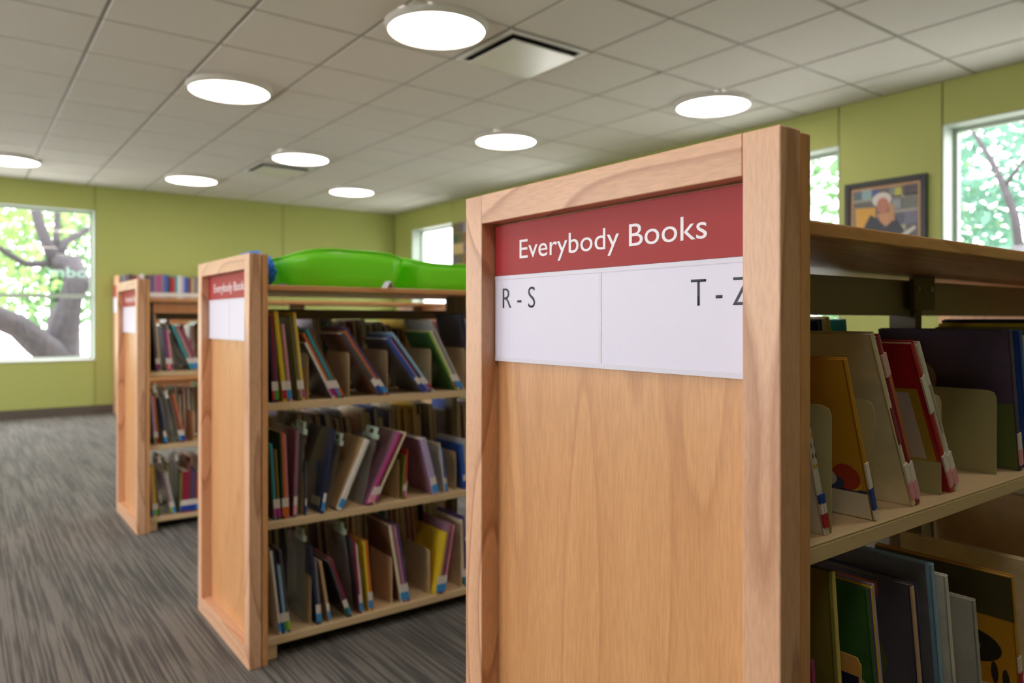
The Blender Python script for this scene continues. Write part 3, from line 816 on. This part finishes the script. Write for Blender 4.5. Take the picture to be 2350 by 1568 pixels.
X0, Y0 = UNITS[N_]; Yp = Y0 + UW - SHELF_Y - .012
xx = 1.05
for k, c_ in enumerate(['pale grey', 'teal', 'cream', 'pink', 'orange', 'tan', 'grey', 'white', 'brown']):
    book((N_, 2, 'far'), c_, xx, Yp, SH[2], -.12, .012, .262 + .006 * (k % 3), .21, None, facing=1); xx += .0145
xx += .10
for k, c_ in enumerate(['lime', 'yellow', 'navy', 'green', 'yellow', 'olive', 'navy', 'cream', 'yellow', 'teal']):
    if 1.64 < xx < 1.76: xx = 1.76
    book((N_, 2, 'far'), c_, xx, Yp, SH[2], -.15, .013,   .279 + .003 * (k % 3), .22, None, facing=1); xx += .0158 + (.05 if k % 3 == 2 else 0)
xx = 1.2
for k, c_ in enumerate(['white', 'green', 'cream', 'navy', 'grey', 'red', 'tan', 'teal', 'cream', 'white', 'green', 'cream', 'tan', 'pale grey', 'cream', 'green', 'cream', 'white', 'olive', 'cream']):
    if 1.64 < xx < 1.76: xx = 1.76
    book((N_, 1, 'far'), c_, xx, Yp, SH[1], -.12, .014, .29 + .01 * (k % 3), .22, None, facing=1); xx += .017 + (.12 if k > 8 and k % 3 == 0 else 0)

place_dividers()
# label and count the books
cnt = {}
where = {'nearest': 'nearest', 'middle': 'middle', 'farther': 'third'}
lev = {2: 'upper', 1: 'middle', 0: 'bottom'}
for r, pl, color, X in sorted(BOOKS, key=lambda q: (q[1], q[3])):
    if pl[0] == 'wall': continue
    cnt[pl] = cnt.get(pl, 0) + 1
    key, lvl, side = pl
    if side == 'near':
        lab = '%s picture book, %s from the end panel, %s shelf of %s bookcase' % (color, ordinal(cnt[pl]), lev[lvl], where[key])
    else:
        lab = '%s book, %s from end panel on far side, %s shelf, %s bookcase' % (color, ordinal(cnt[pl]), lev[lvl], where[key])
    tag(r, lab, 'book', 'books on the %s shelf of the %s bookcase, %s side' % (lev[lvl], where[key], side))
dc = {}
for o, key, lvl, X in sorted(DIV, key=lambda q: (q[1], q[2], q[3])):
    dc[(key, lvl)] = dc.get((key, lvl), 0) + 1
    tag(o, '%s metal shelf divider, %s from end panel, %s shelf of %s bookcase' % ('olive' if key == N_ else 'beige', ordinal(dc[(key, lvl)]), lev[lvl], where[key]), 'shelf divider', 'metal shelf dividers')

# ------------------------------------------------------------------ hanging plastic bags
M_MINT = plain('mint_plastic', '#c6dccd', .35)
def bag(key, lvl, px, py, wdt, hgt, tilt, label, inset=.02, handle=True, rz=1.45):
    """clear kit bag: pillow-shaped film with a stiff handle on top; (px, py) is the handle. It stands between books, edge to the aisle."""
    Yp, z = slot(key, lvl, inset)
    p = at_y(px, py, Yp)
    hh = min(.30, max(.12, p.z - z - .004))
    X, ln = find_gap((key, lvl, 'near'), p.x - math.tan(tilt) * hh, z, [tilt, tilt * .5, -tilt, -.12, -.3, 0, .2, .4], .012, hh + .03, .07)
    RECTS.append(((key, lvl, 'near'), slab(X, z, ln, .012, hh)))
    r = thing('kit_bag', (X, Yp, z + .001), label, 'plastic bag', 'clear plastic kit bags', rot=(0, ln, 0))
    m = MB(); nx, nz = 9, 11
    for sgn in (-1, 1):
        o = len(m.v)
        for j in range(nz):
            for i in range(nx):
                u = i / (nx - 1); v = j / (nz - 1)
                edge = math.sin(math.pi * u) ** .6 * math.sin(math.pi * min(1, v * 1.02 + .02)) ** .6 if 0 < u < 1 and 0 < v < 1 else 0
                k = mnoise.noise(Vector((u * 5 + px, v * 6, sgn * 2.0)))
                m.v.append((sgn * edge * (.005 + .003 * k) + .004 * mnoise.noise(Vector((u * 4, v * 4, px))), u * wdt, .002 + v * hh * (1 - .08 * abs(u - .5))))
        for j in range(nz - 1):
            for i in range(nx - 1):
                m.f.append((o + j * nx + i, o + j * nx + i + 1, o + (j + 1) * nx + i + 1, o + (j + 1) * nx + i))
    m.build('bag_film', M_FILM, r, smooth=True)
    if handle:
        h = MB().box((-.007, wdt * .0, hh - .016), (.007, wdt * .5, hh + .002)).box((-.005, wdt * .06, hh + .002), (.005, wdt * .14, hh + .020)).box((-.005, wdt * .36, hh + .002), (.005, wdt * .44, hh + .020)).box((-.006, wdt * .06, hh + .018), (.006, wdt * .44, hh + .027))
        h.build('handle', M_MINT if key == 'middle' else M_WHITE, r, bevel=.002)
    return r
bag(M2, 1, 702, 985, .20, .27, .10, 'clear plastic kit bag with mint handle beside the navy book')
bag(M2, 1, 786, 1008, .20, .25, .22, 'clear plastic kit bag with mint handle over the tan book', inset=.015)
bag(M2, 1, 868, 992, .22, .26, .25, 'clear kit bag with mint handle over the magenta book', inset=.015)
bag(M2, 1, 1020, 1020, .20, .25, -.08, 'clear crumpled kit bag around the lavender book', inset=-.004, handle=False)
bag(M2, 0, 700, 1225, .18, .27, 0, 'clear kit bag hanging over the bottom shelf books near the end panel', inset=.05)
bag(M2, 0, 828, 1200, .18, .27, 0, 'clear kit bag with pale handle in the middle of the bottom shelf', inset=.05)
bag(M3, 1, 350, 893, .20, .27, .02, 'clear kit bag with white handle nearest the third bookcase end panel', inset=.02)
bag(M3, 1, 412, 905, .20, .27, .1, 'clear kit bag with tilted white handle on third bookcase middle shelf', inset=.02)
bag(M3, 0, 350, 1040, .22, .27, .05, 'clear kit bag with wide white handle on third bookcase bottom shelf', inset=.02)
bag(M3, 0, 392, 1036, .20, .27, .1, 'grey clear kit bag drooping beside the crimson book', inset=.03)
bag(M3, 2, 424, 752, .18, .27, .1, 'clear kit bag with round white handle on third bookcase upper shelf', inset=.04)

# ------------------------------------------------------------------ things on top of the middle bookcase
TOPZ = 1.2448
def plastic(name, color):
    m = bpy.data.materials.new(name); nt, b = nodes_of(m); N = nt.nodes; L = nt.links
    b.inputs['Base Color'].default_value = (*color, 1); b.inputs['Roughness'].default_value = .22
    tc = N.new('ShaderNodeTexCoord'); nz = N.new('ShaderNodeTexNoise'); nz.inputs['Scale'].default_value = 6
    L.new(tc.outputs['Object'], nz.inputs['Vector'])
    rp = N.new('ShaderNodeMapRange'); rp.inputs[3].default_value = .17; rp.inputs[4].default_value = .27
    L.new(nz.outputs['Fac'], rp.inputs[0]); L.new(rp.outputs[0], b.inputs['Roughness'])
    t = N.new('ShaderNodeBsdfTranslucent'); t.inputs[0].default_value = (*color, 1)
    x = N.new('ShaderNodeMixShader'); x.inputs[0].default_value = .55
    L.new(b.outputs[0], x.inputs[1]); L.new(t.outputs[0], x.inputs[2]); L.new(x.outputs[0], N['Material Output'].inputs[0])
    return m
M_BASIN = plastic('green_basin_plastic', lin('#a2ee50'))
def basin(x, y, rx, ry, h, phase, amp, label, rot=0):
    r = thing('plastic_basin', (x, y, TOPZ), label, 'basin', 'green plastic basins')
    r.rotation_euler = (0, 0, rot)
    seg = 64; m = MB()
    def ringpt(k, s, z):
        t = 2 * math.pi * k / seg; c, sn = math.cos(t), math.sin(t)
        e = .55
        return (rx * s * math.copysign(abs(c) ** e, c), ry * s * math.copysign(abs(sn) ** e, sn), z)
    prof_out = [(.0, .0), (.55, .0), (.80, .001), (.855, .012), (.90, .035), (.945, .3), (.985, .72), (1.0, 1.0)]
    rows = []
    for s, f in prof_out:
        rows.append((s, f, 0))
    for s, f in reversed(prof_out):
        rows.append((max(0, s - .014), f, 1))
    o = len(m.v)
    for s, f, inner in rows:
        for k in range(seg):
            t = 2 * math.pi * k / seg
            hh = h + amp * math.cos(2 * t + phase)
            z = f * hh if f > .02 else f
            z = f * hh + (0.003 if inner and f < .9 else 0)
            m.v.append(ringpt(k, s, z))
    for i in range(len(rows) - 1):
        for k in range(seg):
            q = (k + 1) % seg
            m.f.append((o + i * seg + k, o + i * seg + q, o + (i + 1) * seg + q, o + (i + 1) * seg + k))
    m.build('bowl', M_BASIN, r, smooth=True)
    rim = [ringpt(k, 1.0, h + amp * math.cos(2 * 2 * math.pi * k / seg + phase)) for k in range(seg + 1)]
    MB().tube(rim, [.004] * (seg + 1), 6, cap=False).build('rim', M_BASIN, r, smooth=True)
    return r
basin(1.165, 2.715, .232, .235, .122, math.pi + .3, .014, 'large lime green wavy-rimmed plastic basin, left one on the middle bookcase')
basin(1.640, 2.715, .232, .235, .118, .4, .016, 'large lime green wavy-rimmed plastic basin, right one beside its twin')
# blue plush mound
bm = bmesh.new(); bmesh.ops.create_icosphere(bm, subdivisions=5, radius=1.0)
for v in bm.verts:
    d = v.co.normalized()
    k = mnoise.fractal(d * 5.0, 1.0, 2.0, 3)
    kk = abs(mnoise.noise(d * 8.0 + Vector((3, 1, 7))))
    rr = 1.0 + .10 * k + .16 * kk
    v.co = Vector((d.x * .054 * rr, d.y * .175 * rr, max(0.0, .060 + d.z * (.072 + .012 * d.y) * rr)))
for f in bm.faces: f.smooth = True
me = bpy.data.meshes.new('plush_toy'); bm.to_mesh(me); bm.free(); me.materials.append(plain('blue_plush', '#2c84ff', .75, .35, 30, bump=.4))
po = link('plush_toy', me, None, (.868, 2.745, TOPZ)); tag(po, 'bright blue knobbly plush toy on top behind the middle end panel', 'plush toy')
# small folded white card on the top edge, small grey toy car body
p = at_y(893, 664, 2.425)
cdm = MB().prism([(-.019, 0), (-.0175, 0), (0, .0225), (.0175, 0), (.019, 0), (0, .025)], 'y', 0, .03).build('folded_card', M_CARD, None, loc=(p.x, 2.412, TOPZ + .0003))
cdm.rotation_euler = (0, 0, .3); tag(cdm, 'small folded white card on the top edge before the basins', 'card')
p = at_y(652, 652, 2.5)
gm = MB().prism([(-.016, 0), (.016, 0), (.014, .006), (.006, .010), (-.008, .010), (-.016, .005)], 'y', 0, .02).build('bookmark_clip', plain('grey_clip', '#7d8190', .5), None, loc=(p.x, 2.5, TOPZ + .0003)); tag(gm, 'tiny grey clip lying left of the green basins', 'clip')

# ------------------------------------------------------------------ bookcase against the back wall
BX0, BX1, BY0, BY1 = 1.50, 3.05, 9.74, 10.085
r = thing('wall_bookcase', (BX0, BY0, 0), 'tall wooden bookcase standing against the green back wall', 'bookcase')
W_, D_ = BX1 - BX0, BY1 - BY0
for x in (0, W_ - .03):
    MB().box((x, 0, 0), (x + .03, D_, 1.66)).build('side_panel', M_STILE, r, bevel=.003)
MB().box((.03, D_ - .012, 0), (W_ - .03, D_, 1.60)).build('back_panel', M_PANEL, r)
WZ = [.08, .42, .76, 1.10, 1.40]
for z in WZ: MB().box((.03, .01, z - .022), (W_ - .03, D_ - .012, z)).build('shelf', M_TOP, r, bevel=.002)
MB().box((.03, .03, 0), (W_ - .03, .045, .058)).build('kick_board', M_STILE, r)
sg = thing('shelf_sign', (BX0, BY0, 0), 'tiny red sign on the side of the wall bookcase', 'sign', 'end panel signs')
MB().box((-.004, .06, 1.40), (-.0005, D_ - .06, 1.55)).build('header_strip', M_RED, sg)
MB().box((-.0042, .06, 1.22), (-.0005, D_ - .06, 1.3985)).build('card', M_CARD, sg)
X = BX0 + .045; k = 0
seqc = ['light blue', 'mauve', 'charcoal', 'crimson', 'pink', 'white', 'charcoal', 'brown', 'purple', 'mauve', 'magenta', 'mauve', 'blue', 'navy', 'red', 'teal', 'white', 'lavender', 'blue', 'maroon', 'tan', 'grey', 'navy', 'pink', 'orange', 'blue', 'white', 'crimson', 'teal', 'charcoal']
while X < BX1 - .06:
    c_ = seqc[k % len(seqc)]; t_ = rng.uniform(.030, .052); hh = rng.uniform(.25, .29)
    r_, co = book(('wall', 4, 'near'), c_, X + t_ / 2, BY0 + .02, 1.40, 0, t_, hh, .2, None)
    MB().box((-t_ / 2 + .001, -.0016, .012), (t_ / 2 - .001, .0021, .062)).build('spine_label', M_STICKER, r_)
    tag(r_, '%s thick book, %s from the left on top of the wall bookcase' % (c_, ordinal(k + 1)), 'book', 'books along the wall bookcase')
    X += t_ + .0012; k += 1

# ------------------------------------------------------------------ framed portrait and poster on the right wall
PY0, PY1, PZ0, PZ1 = 2.332, 2.917, 1.60, 2.141
t = thing('framed_portrait', (XR, (PY0 + PY1) / 2, PZ0), 'black framed portrait of a white-haired person hanging between the windows', 'picture')
hw = (PY1 - PY0) / 2; hh = PZ1 - PZ0; fw = .042
fm = MB()
for a in ((-hw, -hw + fw, 0, hh), (hw - fw, hw, 0, hh), (-hw + fw, hw - fw, 0, fw), (-hw + fw, hw - fw, hh - fw, hh)):
    fm.box((-.028, a[0], a[2]), (-.001, a[1], a[3]))
fm.build('frame', plain('black_frame', '#191a1d', .4), t, bevel=.004)
MB().box((-.012, -hw + fw, fw), (-.002, hw - fw, hh - fw)).build('mat_board', plain('mat_board', '#c9a07c', .7), t)
art = MB().box((-.0135, -hw + fw + .02, fw + .02), (-.012, hw - fw - .02, hh - fw - .02)).build('print', plain('print_base', '#5c5a58', .4), t)
aw, ah = 2 * hw - 2 * fw - .04, hh - 2 * fw - .04
def art_poly(pts, color, lift):
    # pts in (from left 0..1, from bottom 0..1) as seen from the room (left = larger y)
    q = [(hw - fw - .02 - u * aw, fw + .02 + v * ah) for u, v in pts]
    MB().prism(q, 'x', -.0135 - lift, -.0130).build('print_area', plain('art ' + color, color, .4, .1, 30), art)
def rect(u0, v0, u1, v1): return [(u0, v0), (u1, v0), (u1, v1), (u0, v1)]
for q, c_ in ((rect(0, .84, .13, 1), '#54616a'), (rect(.14, .84, .30, 1), '#86a3a8'), (rect(.30, .90, .40, 1), '#44508f'), (rect(.58, .82, .66, 1), '#7a7f74'), (rect(.66, .82, .76, .98), '#b8b24e'), (rect(.80, .82, 1, 1), '#4a4044'),
              (rect(0, .80, 1, .84), '#98948a'), (rect(.62, .62, .75, .78), '#8f959a'), (rect(.78, .60, 1, .79), '#6d6f68'), (rect(.6, .55, 1, .60), '#98948a'), (rect(.62, .34, .8, .54), '#5a5668'), (rect(.8, .34, 1, .55), '#6c6a80'), (rect(.6, .22, .82, .34), '#a3a288')):
    art_poly(q, c_, .0004)
art_poly([(0.05, .15), (.36, .15), (.36, .68), (.03, .70)], '#cf9a35', .0006)
art_poly([(.12, .10), (.88, .10), (.70, .42), (.62, .58), (.44, .44), (.28, .56), (.18, .36)], '#272a38', .0010)
art_poly([(.38, .56), (.62, .58), (.60, .40), (.52, .33), (.44, .42)], '#c08a62', .0012)
art_poly([(.58, .42), (.66, .42), (.64, .70), (.57, .74)], '#bb8a5c', .0013)
art_poly([(.46 + .15 * math.cos(a), .80 + .125 * math.sin(a)) for a in [k * math.pi / 9 for k in range(18)]], '#d2c8c4', .0014)
art_poly([(.475 + .095 * math.cos(a), .70 + .135 * math.sin(a)) for a in [k * math.pi / 9 for k in range(18)]], '#b4735c', .0016)
art_poly([(.70, .14), (.95, .30), (.98, .26), (.74, .08)], '#c9c2c0', .0011)

t = thing('wall_poster', (XR, 8.02, 1.45), 'colourful patchwork poster on the wall beside the far window', 'poster')
MB().box((-.010, -.40, 0), (-.001, .40, .985)).build('board', plain('poster_base', '#a2936a', .6), t)
prng = random.Random(3)
pc = ['#6b6470', '#3f5f48', '#c7b07c', '#8d7552', '#c98a2e', '#d9c98c', '#8f6040', '#9a9aa4', '#6d6a48', '#d0c090']
for a in range(6):
    for bq in range(7):
        y0 = -.39 + a * .13; z0 = .015 + bq * .137
        MB().box((-.0112, y0 + .004, z0 + .004), (-.0098, y0 + .126, z0 + .133)).build('patch', plain('art ' + pc[(a * 3 + bq * 5 + prng.randint(0, 3)) % 10], pc[(a * 3 + bq * 5 + prng.randint(0, 3)) % 10], .6, .3, 30), t)

# ------------------------------------------------------------------ outdoors
structure(MB().box((-40, YB + .25, -.45), (45, 60, -.35)).build('ground_paving', plain('pale_paving', '#cbc5bd', .9, .15, 2)))
structure(MB().box((XR + .25, -40, -.46), (45, YB + .24, -.36)).build('ground_paving_side', plain('pale_paving', '#cbc5bd', .9, .15, 2)))
structure(MB().box((-45, -40, -.47), (XL - .25, YB + .24, -.37)).build('ground_paving_left', plain('pale_paving', '#cbc5bd', .9, .15, 2)))
M_BARK = plain('bark', '#3d383c', .9, .55, 14, bump=.6)
LEAF = [leafy('leaf_light', lin('#8ba764'), .5), leafy('leaf_mid', lin('#6d9262'), .5), leafy('leaf_cool', lin('#6a9480'), .5)]
def foliage(blobs, n, size, seed):
    rg = random.Random(seed); m = MB()
    tot = sum(b[3] ** 2 for b in blobs)
    for (x, y, z, rad) in blobs:
        for k in range(int(n * rad ** 2 / tot)):
            while True:
                d = Vector((rg.uniform(-1, 1), rg.uniform(-1, 1), rg.uniform(-1, 1)))
                if .05 < d.length < 1: break
            d *= (.55 + .45 * d.length) ** .3
            p = Vector((x, y, z)) + d * rad
            a = Vector((rg.gauss(0, 1), rg.gauss(0, 1), rg.gauss(0, .7))).normalized()
            b = a.cross(Vector((rg.gauss(0, 1), rg.gauss(0, 1), rg.gauss(0, 1)))).normalized()
            s = size * rg.uniform(.6, 1.3); o = len(m.v)
            m.v += [tuple(p - a * s), tuple(p + b * s * .5), tuple(p + a * s), tuple(p - b * s * .5)]
            m.f.append((o, o + 1, o + 2, o + 3))
    return m
def tree(loc, label, trunk, blobs, n, leaf, size, seed):
    t = thing('tree', loc, label, 'tree', 'trees outside the windows')
    L0 = Vector(loc)
    m0 = trunk[0]
    MB().tube([Vector(p) - L0 for p in m0[0]], m0[1], 10).build('trunk', M_BARK, t, smooth=True)
    for pts, rad in trunk[1:]:
        MB().tube([Vector(p) - L0 for p in pts], rad, 8).build('branch', M_BARK, t, smooth=True)
    f = foliage([(b[0] - L0.x, b[1] - L0.y, b[2] - L0.z, b[3]) for b in blobs], n, size, seed)
    me = bpy.data.meshes.new('foliage'); me.from_pydata(f.v, [], f.f); me.materials.append(LEAF[leaf])
    fo = link('foliage', me, t); fo['kind'] = 'stuff'
    return t
def P(x, y, Y): return tuple(at_y(x, y, Y))
TY = 13.2
tree((P(150, 850, TY)[0], TY, -.4), 'old gnarled tree just outside the left window', [
    ([(P(150, 850, TY)[0], TY, -.42), P(140, 810, TY), P(150, 720, TY), P(180, 650, TY), P(165, 605, TY + .2), P(125, 602, TY + .3)], [.36, .27, .22, .20, .16, .12]),
    ([P(145, 830, TY), P(90, 790, TY - .3), P(40, 748, TY - .5), P(-40, 715, TY - .6), P(-160, 640, TY - .6)], [.24, .21, .18, .16, .12]),
    ([P(130, 610, TY + .3), P(108, 560, TY + .3), P(92, 520, TY + .3), P(80, 475, TY + .4), P(60, 380, TY + .5)], [.11, .09, .08, .075, .05]),
    ([P(128, 600, TY + .3), P(150, 555, TY + .4), P(190, 532, TY + .6), P(260, 500, TY + .8)], [.08, .06, .05, .03]),
    ([P(120, 605, TY + .3), P(60, 606, TY + .2), P(30, 590, TY), P(0, 570, TY - .2), P(-60, 540, TY - .3)], [.06, .05, .05, .04, .03]),
    ([P(128, 590, TY + .3), P(130, 530, TY + .6), P(134, 470, TY + .8), P(134, 400, TY + 1)], [.06, .05, .045, .03])],
    [(-1.5, TY + 1.5, 4.2, 1.6), (.6, TY + 1.8, 4.6, 1.6), (1.6, TY + 1.2, 3.6, 1.0), (-2.8, TY + 1.0, 3.4, 1.4)], 2600, 0, .09, 11)
tree((-1.0, 20, -.4), 'light green tree in the background of the left window', [([(-1.0, 20, -.42), (-.9, 20, 2), (-1.1, 20.2, 4)], [.22, .18, .1])],
     [(-1.5, 19.5, 3.6, 1.9), (.3, 20, 2.6, 1.7), (-3.2, 20.3, 2.4, 1.8), (-.6, 20.5, 5.2, 1.9), (1.6, 21, 4.4, 1.6), (-1.2, 19.2, 1.2, 1.0)], 5200, 0, .12, 12)
tree((2.2, 24, -.4), 'mid green tree farther back, right part of the left window', [([(2.2, 24, -.42), (2.2, 24, 2.4), (2.3, 24, 4)], [.25, .2, .1])],
     [(2.2, 24, 4.2, 2.2), (.6, 24.3, 2.6, 1.6), (3.9, 24, 3.0, 1.8), (2.0, 23.5, 1.6, 1.2)], 4200, 1, .13, 13)
tree((-5.0, 23, -.4), 'bushy tree seen low through the left window', [([(-5, 23, -.42), (-5, 23, 2.4)], [.25, .15])],
     [(-5, 23, 3.0, 2.2), (-3.4, 23.2, 1.6, 1.4), (-6.6, 23, 2.0, 1.6)], 3800, 0, .13, 14)
def Q(x, y, X): return tuple(at_x(x, y, X))
TX = 8.6
tree((TX, Q(2345, 600, TX)[1], -.4), 'slender dark-branched tree outside the rightmost window', [
    ([(TX, Q(2345, 600, TX)[1], -.42), Q(2345, 620, TX), Q(2330, 500, TX), Q(2305, 430, TX), Q(2270, 360, TX + .1), Q(2225, 290, TX + .2), Q(2190, 230, TX + .3)], [.07, .05, .042, .036, .028, .02, .012]),
    ([Q(2305, 430, TX), Q(2340, 380, TX), Q(2390, 320, TX)], [.022, .016, .01])],
    [(TX + 1.2, 2.9, 3.4, .8), (TX + 1.0, 2.0, 2.6, .7)], 900, 2, .07, 21)
for k, (x, y, z, rr, lf, lab) in enumerate(((11.5, 3.9, 2.2, 1.7, 2, 'cool green leafy tree behind the slender one, rightmost window'), (12.5, 6.2, 2.4, 1.9, 1, 'leafy tree seen through the window left of the portrait'),
                                       (11.0, 1.2, 2.6, 1.9, 1, 'leafy tree outside beyond the right picture edge'), (13.5, 15.0, 2.6, 2.2, 0, 'pale leafy tree seen through the small far window'), (13.0, 10.5, 2.6, 2.2, 2, 'leafy tree outside the wall hidden by the near sign'))):
    tree((x, y, -.4), lab, [([(x, y, -.42), (x + .05, y, 1.4), (x, y + .1, z)], [.16, .12, .06])],
         [(x, y, z, rr), (x - .4, y + .9, z - .9, rr * .7), (x + .2, y - 1.0, z - .7, rr * .7), (x, y + .3, z + 1.5, rr * .9), (x, y, z - 1.6, rr * .6)], 4000, lf, .10, 30 + k)
